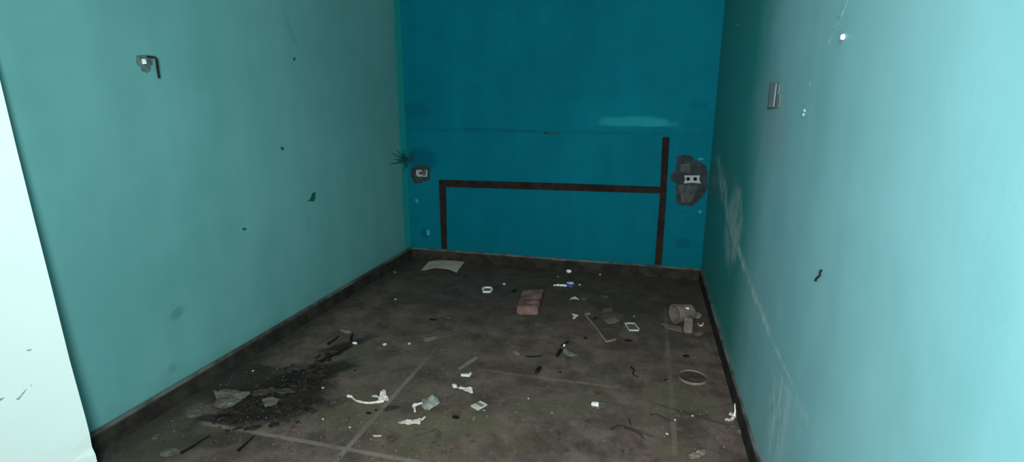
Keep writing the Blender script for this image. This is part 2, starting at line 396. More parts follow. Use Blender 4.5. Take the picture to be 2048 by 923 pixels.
# left wall: the plaster stops just above the skirting, which leaves a thin dark gap
YN = 1.432
G = BB+.007
bm = bmesh.new(); box(bm, (-L-.014, YN, G), (-L, D, CEIL)); box(bm, (-L-.15, YN, 0), (-L-.014, D, CEIL)); wl = struct('wall_left', bm, M_LEFT)
# front wall: splayed, slightly leaning reveal of the opening we look through
YP = 1.43
ed = [hit(px, py, 1, YP) for px, py in ((0, 160), (34, 300), (69, 440), (103, 573), (140, 722), (172, 838), (179, 866), (184, 893), (191, 908), (196, 930))]
top = ed[0]+(ed[0]-ed[1])*((CEIL-ed[0].z)/(ed[0].z-ed[1].z)); ed = [top]+ed+[Vector((ed[-1].x, YP, 0))]
SP = Vector((-.40, -.56, 0))
bm = bmesh.new(); rings = []
for e in ed:
    t_ = (e.z-ed[6].z)/(ed[1].z-ed[6].z); b_ = ed[6]+(ed[1]-ed[6])*t_; b_ = Vector((b_.x, YP, e.z))    # the straight edge without the worn foot
    rings.append([bm.verts.new(p) for p in (e, b_+SP*.12, b_+SP, Vector((-4.4, YP+SP.y, e.z)), Vector((-4.4, YP, e.z)))])
for a_, b_ in zip(rings, rings[1:]):
    for i in range(5): bm.faces.new((a_[i], a_[(i+1) % 5], b_[(i+1) % 5], b_[i]))
bm.faces.new(rings[0]); bm.faces.new(rings[-1][::-1])
wf = struct('wall_front', bm, M_WHITE)

# skirtings
bm = bmesh.new(); box(bm, (-L+.0002, YP+.001, 0), (-L+.012, D, BB)); struct('baseboard_left', bm, M_BB)
bm = bmesh.new(); box(bm, (-L+.0125, D-.012, 0), (R-.0125, D-.0002, BB)); bb = struct('baseboard_back', bm, M_BB)
bm = bmesh.new(); box(bm, (R-.012, Y0, 0), (R-.0002, D-.0005, BB)); struct('baseboard_right', bm, M_BB)

# ------------------------------------------------------------------ things on the walls
def wpts(pl, px):
    ax, val = {'L': (0, -L), 'B': (1, D), 'R': (0, R)}[pl]
    return [hit(a, b, ax, val) for a, b in px]
NRM = {'L': Vector((1, 0, 0)), 'B': Vector((0, -1, 0)), 'R': Vector((-1, 0, 0))}
def patch(pl, px, th, lift=0.0):
    bm = bmesh.new(); prism(bm, [p+NRM[pl]*lift for p in wpts(pl, px)], NRM[pl]*th); return bm
def ragged(px, n=4, amp=1.2, seed=0):
    rnd = random.Random(seed); o = []
    for i in range(len(px)):
        a, b = px[i], px[(i+1) % len(px)]
        for j in range(n):
            t = j/n; o.append((a[0]+(b[0]-a[0])*t+rnd.uniform(-amp, amp), a[1]+(b[1]-a[1])*t+rnd.uniform(-amp, amp)))
    return o

# dark batten frame
fr = thing('batten_frame', 'dark brown timber batten frame fixed low on the turquoise back wall', 'frame', bk(1100, 520))
link('post', patch('B', [(878.5, 359), (892, 373), (894, 497), (884, 496)], .014, .0003), M_WOOD, fr)
link('rail', patch('B', [(878.5, 359), (1000, 362.3), (1140, 366.5), (1321.5, 373.3), (1321, 386), (1140, 380.5), (1000, 376), (892, 373)], .014, .0003), M_WOOD, fr)
link('post', patch('B', [(1325, 274), (1339, 274), (1332, 400), (1323, 528.5), (1309, 527.5), (1319, 400)], .016, .0003), M_WOOD, fr)

# right double socket
so = thing('wall_socket', 'two-hole white socket in a large ragged cement patch on the back wall', 'socket', bk(1384, 360))
pt = [(1353, 313), (1366, 309), (1383, 311), (1388, 319), (1400, 322), (1411, 331), (1416, 347), (1414, 375), (1408, 389), (1396, 403), (1384, 411), (1364, 411), (1352, 405), (1351, 385), (1353, 366), (1342, 361), (1340, 350), (1352, 341)]
link('cement_patch', patch('B', ragged(pt, 4, .9, 3), .006, .0004), M_CEMENT, so)
def ring(pl, px, k, amp, th, seed, lift):
    cx = sum(p[0] for p in px)/len(px); cy = sum(p[1] for p in px)/len(px)
    return patch(pl, ragged([(cx+(a-cx)*k, cy+(b-cy)*k) for a, b in px], 4, amp, seed), th, lift)
link('filler', patch('B', ragged([(1360, 327), (1380, 326), (1381, 343), (1362, 345)], 4, .8, 5), .0035, .0064), M_CEMENTL, so)
link('filler', patch('B', ragged([(1354, 368), (1396, 370), (1384, 402), (1364, 405)], 4, 1, 6), .0025, .0064), M_CEMENTL, so)
bmA = bmesh.new()
prism(bmA, [p+NRM['B']*.0064 for p in wpts('B', [(1368, 350), (1400, 350), (1398, 357), (1401, 366), (1384, 364.5), (1367.5, 366), (1370, 357)])], NRM['B']*.012)
pl_ = link('socket_plate', bmA, M_CREAM, so)
for hx in (1376, 1390):
    b2 = bmesh.new(); lathe(b2, [(0, 0), (.016, 0), (.016, .0015), (0, .0015)], bk(hx, 357)+NRM['B']*.0186, NRM['B'], 20)
    link('pin_hole', b2, M_HOLE, pl_)
# left socket
so = thing('wall_socket', 'small single-hole socket in a dark square cement patch by the left corner', 'socket', bk(845, 348))
link('cement_patch', patch('B', ragged([(823, 335), (843, 329), (861, 333), (860, 361), (845, 361), (842, 366), (829, 365), (823, 352)], 4, .8, 8), .006, .0004), M_CEMENT, so)
s1 = link('socket_plate', patch('B', [(834, 339), (845, 339), (845, 352.5), (837, 352.5), (833, 348)], .012, .0064), M_CREAM, so)
b2 = bmesh.new(); lathe(b2, [(0, 0), (.013, 0), (.013, .0015), (0, .0015)], bk(842.5, 345.5)+NRM['B']*.0186, NRM['B'], 20); link('pin_hole', b2, M_HOLE, s1)
link('switch_module', patch('B', [(845.6, 339), (856, 339), (856, 352.5), (845.6, 352.5)], .010, .0064), M_CEMENTL, so)
link('module_rim', patch('B', [(853.5, 339), (856, 339), (856, 352.5), (846, 352.5), (846, 350), (853.5, 350)], .002, .0166), M_CREAM, so)

# sooty cobweb across the corner
cw = bmesh.new(); C0 = Vector((-L+.03, D-.03, 1.03))
cw_end = [wpts('L', [q])[0]+Vector((.003, 0, 0)) for q in ((782, 305), (779, 327), (788, 318), (792, 299), (803, 343))]+[wpts('B', [q])[0]+Vector((0, -.003, 0)) for q in ((832, 300), (828, 309), (838, 318), (822, 323), (826, 296))]
for i, e in enumerate(cw_end):
    m = (C0+e)/2+Vector((.004, -.004, -.012)); tube(cw, smoothline([C0, m, e], 4), [.009-.007*j/8 for j in range(9)], 5)
for i in range(len(cw_end)-1):
    a = C0.lerp(cw_end[i], .5); b = C0.lerp(cw_end[i+1], .5); tube(cw, [a, (a+b)/2+Vector((0, 0, -.006)), b], .0022, 4)
lump(cw, C0-Vector((0, 0, .02)), .045, .045, .05, 4)
tag(link('cobweb', cw, M_SOOT), 'sooty star-shaped cobweb in the back left corner above the small socket', 'cobweb')

# left wall: open box with a hanging wire
jb = thing('junction_box', 'broken open switch box with a black wire hanging on the left wall', 'switch box', hit(288, 130, 0, -L))
link('box_frame', patch('L', ragged([(272, 112), (281, 110), (298, 111), (303, 118), (303, 130), (297, 133), (276, 131), (272, 126)], 3, .5, 4), .005, .0004), M_BOXG, jb)
link('broken_plaster', patch('L', ragged([(279, 131), (299, 132), (299, 141), (293, 145), (285, 143)], 3, .7, 5), .0045, .0004), M_BOXG, jb)
link('terminal', patch('L', [(281.5, 118), (285, 119), (287, 128), (283, 128)], .014, .0054), M_SCREW, jb)
link('terminal', patch('L', [(293, 119), (296, 120), (298, 128), (295, 128)], .010, .0054), M_CEMENTL, jb)
b2 = bmesh.new(); w = wpts('L', [(292, 113.5), (297, 114), (302, 117), (305, 127), (309, 141), (313, 156)])
tube(b2, smoothline([p+Vector((q, 0, 0)) for p, q in zip(w, (.006, .022, .03, .026, .02, .016))], 5), .0052, 8); link('wire', b2, M_BLACK, jb)
# marks on the left wall
struct('paint_chip', patch('L', [(614, 401), (620, 398), (624, 386), (631, 384), (630, 397), (627, 403)], .002, .0002), M_OLDP, wl)
struct('nail_hole', patch('L', ragged([(561, 294), (567, 294), (568, 300), (562, 300)], 2, .6, 1), .0015, .0002), M_OLDP, wl)
struct('nail_hole', patch('L', ragged([(484, 456), (491, 455), (492, 460), (485, 460)], 2, .6, 2), .0015, .0002), M_OLDP, wl)
struct('paint_chip', patch('L', ragged([(586, 115), (590, 115), (590, 121), (586, 121)], 2, .6, 2), .0012, .0002), M_OLDP, wl)
# scuffs on the white end wall
def yed(px, py):
    e = hit(172, 838, 1, YP); n = Vector((SP.y, -SP.x, 0)).normalized(); n = -n if n.x < 0 else n
    r = hit(px, py, 1, 2.0)-EYE; o = EYE+r*((e-EYE).dot(n)/r.dot(n))
    lean = ed[1]; t = (o.z-e.z)/(ed[1].z-e.z); sh = (ed[1]-e)*t; sh.z = 0
    return EYE+r*((e+sh-EYE).dot(n)/r.dot(n))+n*.0008
for px in ([(53, 699), (60, 697), (64, 698), (60, 701), (54, 701)], [(0, 796), (9, 793), (6, 798), (0, 801)], [(31, 797), (37, 794), (42, 788), (54, 775), (50, 783), (42, 793), (38, 799)], [(61, 768), (64, 768), (63, 772)]):
    bm = bmesh.new(); prism(bm, [yed(*q) for q in px], (.0006, -.0007, 0)); struct('scuff', bm, M_MARK, wf)
# back wall chips
for px in ([(830, 397), (834, 396), (838, 403), (834, 406), (831, 401)], [(853, 459), (860, 460), (859, 471), (854, 470)], [(1396, 316), (1406, 315), (1407, 319), (1398, 321)], [(1397, 420), (1403, 421), (1402, 427), (1397, 425)]):
    struct('paint_chip', patch('B', ragged(px, 2, .5, len(px)), .0015, .0002), M_PALE, wb)
for px in ([(1012, 260), (1019, 259), (1018, 265), (1013, 265)], [(1212, 263), (1216, 263), (1216, 267), (1212, 267)], [(1314, 262), (1318, 262), (1318, 267), (1314, 267)], [(1362, 422), (1366, 422), (1366, 426), (1362, 426)], [(1098, 264), (1113, 262), (1117, 267), (1104, 270), (1094, 269)]):
    struct('nail_hole', patch('B', ragged(px, 2, .5, 3), .0012, .0002), M_GAP, wb)
# plaster crumbs of paint left along the skirting
for px in ([(925, 502), (955, 503), (965, 507), (930, 505)], [(1016, 507), (1036, 509), (1030, 512), (1016, 510)], [(1104, 515), (1132, 517), (1130, 521), (1106, 519)]):
    struct('paint_fleck', patch('B', px, .0012, .0125), M_GREYP, bb)

# right wall: blanking plate
sp = thing('switch_plate', 'narrow faded pink blank switch plate on the right wall', 'switch plate', hit(1548, 192, 0, R))
link('back_box', patch('R', [(1541, 166), (1560, 165), (1554, 216), (1535, 219)], .002, .0003), M_PGAP, sp)
link('cover', patch('R', [(1544.5, 167), (1555, 166), (1549.5, 213.5), (1539.5, 215)], .004, .0023), M_PINK, sp)
link('side_strip', patch('R', [(1557, 167), (1561, 170), (1559, 188), (1562, 189), (1560, 215), (1554, 215)], .002, .0023), M_PINK, sp)
# wall plug, screws, wire hook, bulge, scrapes
b2 = bmesh.new(); lathe(b2, [(0, 0), (.0085, 0), (.009, .004), (.006, .009), (0, .010)], hit(1688, 74, 0, R), NRM['R'], 16)
tag(link('wall_plug', b2, M_SCREW, smooth=True), 'white wall plug in the upper right wall beside the long scrape', 'wall plug')
for i, (px, py) in enumerate(((1610, 221), (1608, 229))):
    b2 = bmesh.new(); lathe(b2, [(0, 0), (.006, 0), (.0065, .003), (.004, .006), (0, .0065)], hit(px, py, 0, R), NRM['R'], 14)
    tag(link('screw', b2, M_CHALK), ('upper' if i == 0 else 'lower') + ' of two tiny pale screw heads right of the pink switch plate', 'screw', 'screws beside the switch plate')
b2 = bmesh.new(); w = wpts('R', [(1634, 560), (1637, 558), (1643, 553), (1646, 549), (1645, 543), (1646, 540)])
tube(b2, smoothline([p-Vector((q, 0, 0)) for p, q in zip(w, (.003, .007, .008, .008, .007, .003))], 4), .0028, 8)
lump(b2, w[0]-Vector((.004, 0, .004)), .008, .008, .008, 2)
tag(link('wire_hook', b2, M_BLACK), 'small bent black wire hook halfway up the right wall', 'hook')
for px in ([(1692, 0), (1696, 0), (1685, 30), (1672, 54), (1666, 60), (1664, 58), (1678, 32)], [(1661, 72), (1663, 72), (1658, 86), (1656, 88)], [(1682, 83), (1685, 86), (1679, 97), (1677, 95)], [(1616, 168), (1620, 162), (1619, 172), (1615, 178)],
           [(1472, 49), (1479, 49), (1479, 51), (1472, 51)]):
    struct('paint_scrape', patch('R', ragged(px, 3, .5, 9), .0008, .0002), M_CHALK, wr)

# ------------------------------------------------------------------ things on the floor
def scrap(name, label, cat, px, mat, th=.0015, cr=.004, freq=45, seed=1, zf=None, group=None):
    bm = bmesh.new(); sheet(bm, [fl(*q) for q in px], th, cr, freq, zf, seed)
    return tag(link(name, bm, mat), label, cat, group)
def crumb(name, label, cat, px, py, w, mat, hh=.6, asp=.8, seed=1, ang=0, group=None):
    s = pxm(px, py)*w; bm = bmesh.new(); lump(bm, fl(px, py), s, s*asp, s*hh, seed, 0, ang)
    return tag(link(name, bm, mat), label, cat, group)

# pale card with a lifted, curled front edge
cpx = [(842, 540), (858, 523), (880, 521), (929, 524), (913, 545), (900, 541), (870, 539), (848, 542)]
A, B_ = fl(842, 541), fl(913, 545); mid = (A+B_)/2; ln_ = (B_-A).length; dr = (B_-A).normalized()
def arch(x, y):
    t = (Vector((x, y, 0))-mid).dot(dr)/ln_*2; back = max(0, min(1, (y-A.y)/.34))
    return .018*max(0, 1-t*t)*(1-back*.6)
scrap('cardboard_sheet', 'pale curled sheet of card on the floor in the far left corner', 'cardboard', cpx, M_CARD, .002, .003, 10, 3, arch)

# brick
bm = bmesh.new(); zt_ = .072
tp = [fl(1033, 612, zt_), fl(1076, 612, zt_), fl(1088, 576, zt_), (fl(1045, 579, zt_))]
bt = [Vector((p.x, p.y, 0)) for p in tp]
va = [bm.verts.new(p) for p in bt]; vb = [bm.verts.new(p) for p in tp]
bm.faces.new(va[::-1]); bm.faces.new(vb)
for i in range(4): bm.faces.new((va[i], va[(i+1) % 4], vb[(i+1) % 4], vb[i]))
bmesh.ops.bevel(bm, geom=[e for e in bm.edges], offset=.008, segments=2, affect='EDGES')
bmesh.ops.subdivide_edges(bm, edges=bm.edges, cuts=5, use_grid_fill=True)
ctr = sum(tp, Vector())/4
for v in bm.verts:
    n_ = noise.noise(v.co*28)*.6+noise.noise(v.co*70)*.3
    dv = (v.co-Vector((ctr.x, ctr.y, .036))).normalized()
    if v.co.z > .004: v.co += Vector((dv.x, dv.y, dv.z))*n_*.006
    # shallow worn groove across the top, broken front right corner
    t = (v.co-tp[0]).dot((tp[3]-tp[0]).normalized())/(tp[3]-tp[0]).length
    if v.co.z > .06: v.co.z -= .020*math.exp(-((t-.60)/.08)**2)+.014*math.exp(-((t-.28)/.07)**2)+.012*max(0, noise.noise(v.co*22+Vector((3, 1, 0))))
    d = (v.co-(tp[1])).length
    if d < .055: v.co += (Vector((ctr.x, ctr.y, .03))-tp[1]).normalized()*(.055-d)*.75
for v in bm.verts: v.co.z = max(0, v.co.z)
tag(link('brick', bm, M_BRICK, smooth=False), 'worn reddish brick lying in the middle of the floor', 'brick')

# cup lying on its side and slabs of rubble by the right wall
e0 = fl(1349, 634, .045); axis = (fl(1392, 628, .045)-e0); axis.z = 0; axis.normalize()
axis = Vector((.86, .51, 0)).normalized()
bm = bmesh.new(); r_ = .072; c0 = Vector((e0.x, e0.y, r_+.001))
lathe(bm, [(0, .135), (r_*.80, .135), (r_*.82, .13), (r_, .0), (r_*.98, -.004), (r_*.86, -.002), (r_*.70, .12), (0, .122)], c0, axis, 40)
zmin = min(v.co.z for v in bm.verts)
for v in bm.verts:
    v.co.z -= zmin; v.co += Vector((1, 1, 0))*noise.noise(v.co*40)*.0015
cp = tag(link('cup', bm, M_DUST, smooth=False), 'dusty grey clay cup on its side with the mouth facing left, near right wall', 'cup')
b1, b2_ = fl(1367, 665), fl(1384, 667)
dirx = (b2_-b1).normalized(); diry = Vector((-dirx.y, dirx.x, 0)); bm = bmesh.new()
for (a, b, z) in ((0, 0, 0), ):
    w_ = (b2_-b1).length; hh = .115
    bot = [b1, b2_, b2_+diry*.07, b1+diry*.07]; tp2 = [p+Vector((0, 0, hh-.012*i))+diry*.012 for i, p in enumerate(bot)]
    va = [bm.verts.new(p) for p in bot]; vb = [bm.verts.new(p) for p in tp2]
    bm.faces.new(va[::-1]); bm.faces.new(vb)
    for i in range(4): bm.faces.new((va[i], va[(i+1) % 4], vb[(i+1) % 4], vb[i]))
bmesh.ops.bevel(bm, geom=list(bm.edges), offset=.006, segments=2, affect='EDGES')
bmesh.ops.subdivide_edges(bm, edges=bm.edges, cuts=3, use_grid_fill=True)
for v in bm.verts:
    if v.co.z > .004: v.co += Vector((noise.noise(v.co*45), noise.noise(v.co*45+Vector((9, 0, 0))), noise.noise(v.co*45+Vector((0, 9, 0)))))*.006
tag(link('rubble_block', bm, M_DUST), 'upright dusty lump of rubble standing against the clay cup', 'rubble')
bm = bmesh.new(); lump(bm, fl(1394, 636), .085, .07, .06, 12, 0, .3, 22); tag(link('rubble_block', bm, M_DUST), 'rounded grey rubble piece right of the upright lump by the right wall', 'rubble')
scrap('plaster_shard', 'thin flat dusty shard in front of the clay cup', 'shard', [(1322, 646), (1344, 652), (1362, 654), (1364, 664), (1352, 662), (1330, 655)], M_DUST, .005, .004, 20, 4)
scrap('plaster_shard', 'thin dusty shard at the foot of the upright lump, right side', 'shard', [(1386, 667), (1402, 663), (1408, 668), (1392, 674)], M_DUST, .005, .004, 20, 5)
from mathutils.bvhtree import BVHTree
bv = BVHTree.FromPolygons([v.co+cp.location for v in cp.data.vertices], [p.vertices[:] for p in cp.data.polygons])
hp_ = bv.ray_cast(EYE, (fl(1375, 617)-EYE).normalized())[0]
hp_ = hp_ if hp_ is not None else fl(1376, 615)
bm = bmesh.new(); lump(bm, hp_-Vector((0, 0, .003)), .036, .022, .018, 3); tag(link('plaster_chip', bm, M_WPLAST), 'bright white chip resting on the clay cup', 'chip')
bm = bmesh.new(); tube(bm, smoothline([fl(1396, 646, .004), fl(1399, 650, .004), fl(1404, 650, .004), fl(1407, 645, .012)], 5), [.004]*6+[.007]*5+[.004]*5, 8)
tag(link('plastic_curl', bm, M_PAPER), 'small white plastic curl beside the right wall, right of the rubble', 'scrap')

# brown board with a pale turned-up rim
bd = thing('board', 'brown shallow tray-like board with a pale raised edge, lying flat', 'board', fl(1208, 655))
bm = bmesh.new(); sheet(bm, [fl(*q) for q in ((1172, 629), (1181, 627), (1206, 640), (1229, 637), (1246, 645), (1240, 664), (1231, 677), (1214, 681))], .004, .003, 14, None, 6)
link('panel', bm, M_BROWN, bd)
bm = bmesh.new()
tube(bm, smoothline([fl(1180, 627, .012), fl(1171, 628, .012), fl(1173, 632, .012), fl(1192, 655, .012), fl(1210, 679, .012), fl(1216, 682, .011), fl(1231, 678, .009)], 5), .0085, 8)
link('raised_edge', bm, M_BROWNL, bd)
bm = bmesh.new(); sheet(bm, [fl(*q) for q in ((1207, 643), (1222, 639), (1228, 637), (1240, 644), (1233, 648), (1216, 650))], .004, .006, 14, None, 9, 0, .009)
link('torn_flap', bm, M_BROWNL, bd)

# open frame-like bits of white plastic
def open_frame(name, label, px, mat, hgt, wall, group=None):
    """little tray: outline walls with an empty middle and a thin base"""
    c = fl(sum(p[0] for p in px)/len(px), sum(p[1] for p in px)/len(px)); t = thing(name, label, 'plastic frame', c, group)
    P = [fl(*p) for p in px]; inner = [c+(p-c)*wall for p in P]
    bm = bmesh.new(); n = len(P)
    for z in (0, ): pass
    rows = [[bm.verts.new(p+Vector((0, 0, z))) for p in pp] for pp, z in ((P, 0), (P, hgt), (inner, hgt), (inner, 0))]
    for a, b in zip(rows, rows[1:]+rows[:1]):
        for i in range(n): bm.faces.new((a[i], a[(i+1) % n], b[(i+1) % n], b[i]))
    link('rim', bm, mat, t)
    bm = bmesh.new(); prism(bm, [p+Vector((0, 0, .0006)) for p in inner], (0, 0, hgt*.12)); link('base', bm, M_GREYP, t)
    return t
open_frame('plastic_tray', 'white-edged open plastic frame lying right of the brown board', [(1249, 647), (1257, 646), (1269, 646.5), (1279, 659), (1277, 661.5), (1258, 661)], M_PAPER, .008, .87)
open_frame('plastic_tray', 'small white open box left of the brick, towards the card sheet', [(963, 578), (970, 574.5), (983, 575), (986, 580), (981, 585), (966, 585)], M_WPLAST, .012, .70)

# crumpled packet with a blue end
pk = thing('wrapper', 'shiny blue and white twisted packet on the floor behind the brick, towards back wall', 'wrapper', fl(1130, 571))
bm = bmesh.new(); tube(bm, smoothline([fl(1107, 570, .008), fl(1116, 569.5, .010), fl(1119, 570, .006), fl(1127, 570, .010), fl(1133, 571, .010)], 4), [.006]*4+[.012]*3+[.005]*2+[.010]*8, 8)
link('white_end', bm, M_WPLAST, pk)
bm = bmesh.new(); sheet(bm, [fl(*q) for q in ((1131, 570), (1136, 566), (1147, 567), (1149, 572), (1144, 577), (1134, 576))], .010, .020, 30, None, 8)
link('blue_end', bm, M_BLUE, pk)
bm = bmesh.new(); sheet(bm, [fl(*q) for q in ((1133, 571), (1146, 570), (1147, 573), (1137, 574))], .003, .010, 30, None, 3, 0, .024)
link('print_band', bm, M_WPLAST, pk)

crumb('plaster_crumb', 'white squarish crumb closest to the back wall, above the blue packet', 'crumb', 1138, 545, 13, M_WPLAST, .6, .8, 2)
scrap('paper_scrap', 'curved grey-white paper scrap below the blue packet', 'paper scrap', [(1139, 601), (1143, 596), (1150, 594), (1156, 597), (1158, 600), (1152, 598), (1146, 598)], M_PAPER, .003, .006, 40, 4)
scrap('paper_scrap', 'dull grey scrap just right of the curved paper scrap', 'paper scrap', [(1161, 597), (1167, 595), (1174, 597), (1172, 600), (1165, 600)], M_GREYP, .003, .006, 40, 5)
scrap('paper_scrap', 'faint thin scrap right of two scraps below the blue packet', 'paper scrap', [(1202, 592), (1221, 591.5), (1215, 596), (1211, 598), (1207, 594)], M_GREYP, .002, .003, 40, 6)
scrap('paper_scrap', 'pale triangular torn scrap between the brick and the brown board', 'paper scrap', [(1142, 627), (1158, 630), (1149, 638), (1145, 638), (1147, 632)], M_PAPER, .002, .005, 40, 7)
scrap('film_scrap', 'dusty film scrap behind the brown board', 'film scrap', [(1205, 618), (1224, 616), (1225, 622), (1207, 624)], M_GREYP, .0015, .005, 40, 8)

# black lighter with white tip, clear film beside it
lt = thing('lighter', 'black broken lighter with a white tip lying on clear film', 'lighter', fl(1119, 705))
bm = bmesh.new(); a, b = fl(1114, 711, .012), fl(1122, 698.5, .012)
tube(bm, [a, a.lerp(b, .06), a.lerp(b, .94), b], [.009, .0115, .0115, .009], 12); link('body', bm, M_BLACK, lt)
bm = bmesh.new(); tube(bm, smoothline([fl(1123, 691, .010), fl(1127, 689, .010), fl(1131, 685, .010), fl(1137, 683, .008)], 4), [.006]*5+[.004]*4+[.006]*4, 8); link('lever', bm, M_BLACK, lt)
bm = bmesh.new(); lump(bm, fl(1128, 692.5), .022, .02, .02, 5, 0, 0, 30); link('tip', bm, M_WPLAST, lt)
scrap('film_scrap', 'cloudy clear film scrap touching the black lighter', 'film scrap', [(1126, 706), (1131, 697), (1136, 703), (1146, 707), (1156, 711), (1150, 714), (1135, 713)], M_CLEAR, .0012, .012, 30, 9)
# burnt stick, black capsule
bm = bmesh.new(); tube(bm, smoothline([fl(1051, 711.5, .004), fl(1060, 712.5, .004), fl(1070, 712, .004), fl(1085, 711, .004)], 5), [.0022]+[.004]*14+[.0018], 8)
tag(link('burnt_stick', bm, M_CHAR), 'thin burnt black stick lying left of the black lighter', 'stick')
scrap('paper_scrap', 'tiny pale scrap at the left end of the burnt stick', 'paper scrap', [(1025, 705), (1031, 703.5), (1041, 708), (1039, 711), (1031, 710)], M_PLASTERD, .003, .006, 40, 11)
bm = bmesh.new(); a, b = fl(1072, 745, .011), fl(1081, 732.5, .011)
tube(bm, [a.lerp(b, t) for t in (0, .08, .2, .5, .8, .92, 1)], [.004, .009, .0115, .0125, .0115, .009, .004], 14)
tag(link('capsule', bm, M_BLACK, smooth=True), 'oval black capsule below the burnt stick', 'capsule')

# white bits in the middle foreground
wb_ = bmesh.new(); P = [fl(*q) for q in ((922, 752), (922, 748.5), (938, 749), (941, 745), (943.5, 748), (939, 753))]
prism(wb_, P, (0, 0, .008)); bmesh.ops.bevel(wb_, geom=list(wb_.edges), offset=.001, segments=2, affect='EDGES')
tag(link('plastic_clip', wb_, M_WPLAST), 'small white bracket-shaped plastic clip in the middle of the floor', 'clip')
scrap('twisted_wrapper', 'twisted white wrapper below the white plastic clip', 'wrapper', [(904, 772), (909, 770.5), (915, 775), (925, 775.5), (933, 779), (944, 776), (945, 783), (946, 789), (938, 787), (931, 786), (924, 780), (914, 779.5), (906, 778)], M_PAPER, .003, .016, 45, 12)
# striped packet
sp = thing('packet', 'cream packet with dark stripes lying in the front of the floor', 'packet', fl(958, 813))
p4 = [fl(*q) for q in ((941, 813), (961, 803), (975, 810.5), (956, 821))]
def lerp4(u, v): return p4[0].lerp(p4[1], u).lerp(p4[3].lerp(p4[2], u), v)
bm = bmesh.new(); prism(bm, p4, (0, 0, .010)); bmesh.ops.bevel(bm, geom=list(bm.edges), offset=.002, segments=2, affect='EDGES'); link('body', bm, M_CREAMP, sp)
for u0, u1 in ((.44, .54), (.62, .70)):
    bm = bmesh.new(); prism(bm, [lerp4(*q)+Vector((0, 0, .0101)) for q in ((u0, .06), (u1, .06), (u1, .94), (u0, .94))], (0, 0, .0006)); link('stripe', bm, M_STRIPE, sp)
crumb('plaster_crumb', 'grey crumb touching the front of the striped packet', 'crumb', 968, 821, 8, M_PLASTERD, .5, .7, 5)
crumb('plaster_crumb', 'grey crumb in front right of the striped packet', 'crumb', 975, 832, 6, M_PLASTERD, .5, .8, 6)
scrap('paper_scrap', 'slim grey scrap in front of the striped packet, left side', 'paper scrap', [(944, 839), (948, 831), (951, 834), (948, 841)], M_PLASTERD, .002, .004, 40, 13)
# knotted strip
ks = thing('plastic_strip', 'curved white plastic strip with a knotted end across the pale floor joint', 'strip', fl(740, 798))
bm = bmesh.new(); tube(bm, smoothline([fl(695, 791, .006), fl(703, 792.5, .006), fl(710, 799, .004), (fl(722, 803, .004)), fl(738, 805, .004), fl(755, 803, .006), fl(768, 801, .008)], 5), [.008]*6+[.0045]*6+[.0065]*7+[.006]*6+[.008]*6, 8)
link('strip', bm, M_PAPER, ks)
bm = bmesh.new(); sheet(bm, [fl(*q) for q in ((744, 795), (758, 795), (766, 783), (772, 784), (773, 793), (778, 800), (770, 804), (757, 803), (757, 799), (744, 799))], .004, .022, 40, None, 15)
link('knot', bm, M_PAPER, ks)
# clear torn bag with white corner
cb = thing('torn_bag', 'clear torn plastic bag with a white gathered corner, in the foreground', 'bag', fl(855, 808))
bm = bmesh.new(); ap = fl(866, 806)
def tent(x, y): return max(0, .050-.8*(Vector((x, y, 0))-Vector((ap.x, ap.y, 0))).length)
sheet(bm, [fl(*q) for q in ((844, 802), (862, 797), (872, 800), (880, 811), (868, 817), (852, 821), (843, 814))], .001, .010, 45, tent, 16); link('film', bm, M_CLEAR, cb)
bm = bmesh.new(); tube(bm, smoothline([fl(844, 805, .012), fl(834, 808, .014), fl(828, 810, .012), fl(829, 815, .008), (fl(830, 822, .005))], 5), [.006]*6+[.010]*7+[.006]*8, 8); link('gathered_corner', bm, M_PAPER, cb)
scrap('paper_scrap', 'flat ragged white paper scrap just in front of the clear torn bag', 'paper scrap', [(796, 845), (803, 843), (818, 842), (833, 840), (845, 836), (853, 834.5), (851, 838), (843, 842), (840, 850), (830, 849), (818, 849), (803, 849)], M_PAPER, .003, .012, 40, 17)
scrap('paper_scrap', 'thin pale scrap on the front floor joint', 'paper scrap', [(745, 870), (762, 869.5), (763, 872.5), (747, 873)], M_PAPER, .002, .003, 40, 18)
scrap('paper_scrap', 'crumpled white scrap alone in the front right of the floor', 'paper scrap', [(1179, 812), (1182, 808), (1191, 807), (1199, 805), (1211, 808), (1209, 816), (1198, 819), (1184, 817)], M_GREYP, .003, .010, 40, 19)
bm = bmesh.new(); prism(bm, [fl(*q) for q in ((1182, 813.5), (1184, 809.5), (1197, 810), (1197, 814))], (0, 0, .022)); bmesh.ops.bevel(bm, geom=list(bm.edges), offset=.002, segments=2, affect='EDGES')
tag(link('plastic_bit', bm, M_WPLAST), 'bright white plastic bit on the lone crumpled scrap', 'scrap')
scrap('foam_scrap', 'pale crumbly foam scrap at the bottom edge near the right wall', 'foam scrap', [(1376, 914), (1385, 910), (1397, 904), (1410, 904), (1411, 911), (1400, 917), (1380, 920)], M_PLASTERD, .008, .012, 40, 20)
scrap('plastic_strip', 'pale flat strip lying slantwise above the white plastic clip', 'strip', [(916, 737), (930, 726), (950, 714), (956, 714), (952, 720), (934, 731), (921, 739)], M_PLASTERD, .002, .002, 30, 21)
scrap('plastic_strip', 'pale short strip lying at the far end of the floor joint', 'strip', [(846, 680), (850, 676.5), (874, 672.5), (877, 675), (868, 679), (852, 684)], M_PLASTERD, .003, .004, 30, 22)
scrap('film_scrap', 'dull bent film scrap right of the far end of the floor joint', 'film scrap', [(878, 704), (884, 696), (893, 701), (889, 709)], M_GREYP, .002, .006, 30, 23)

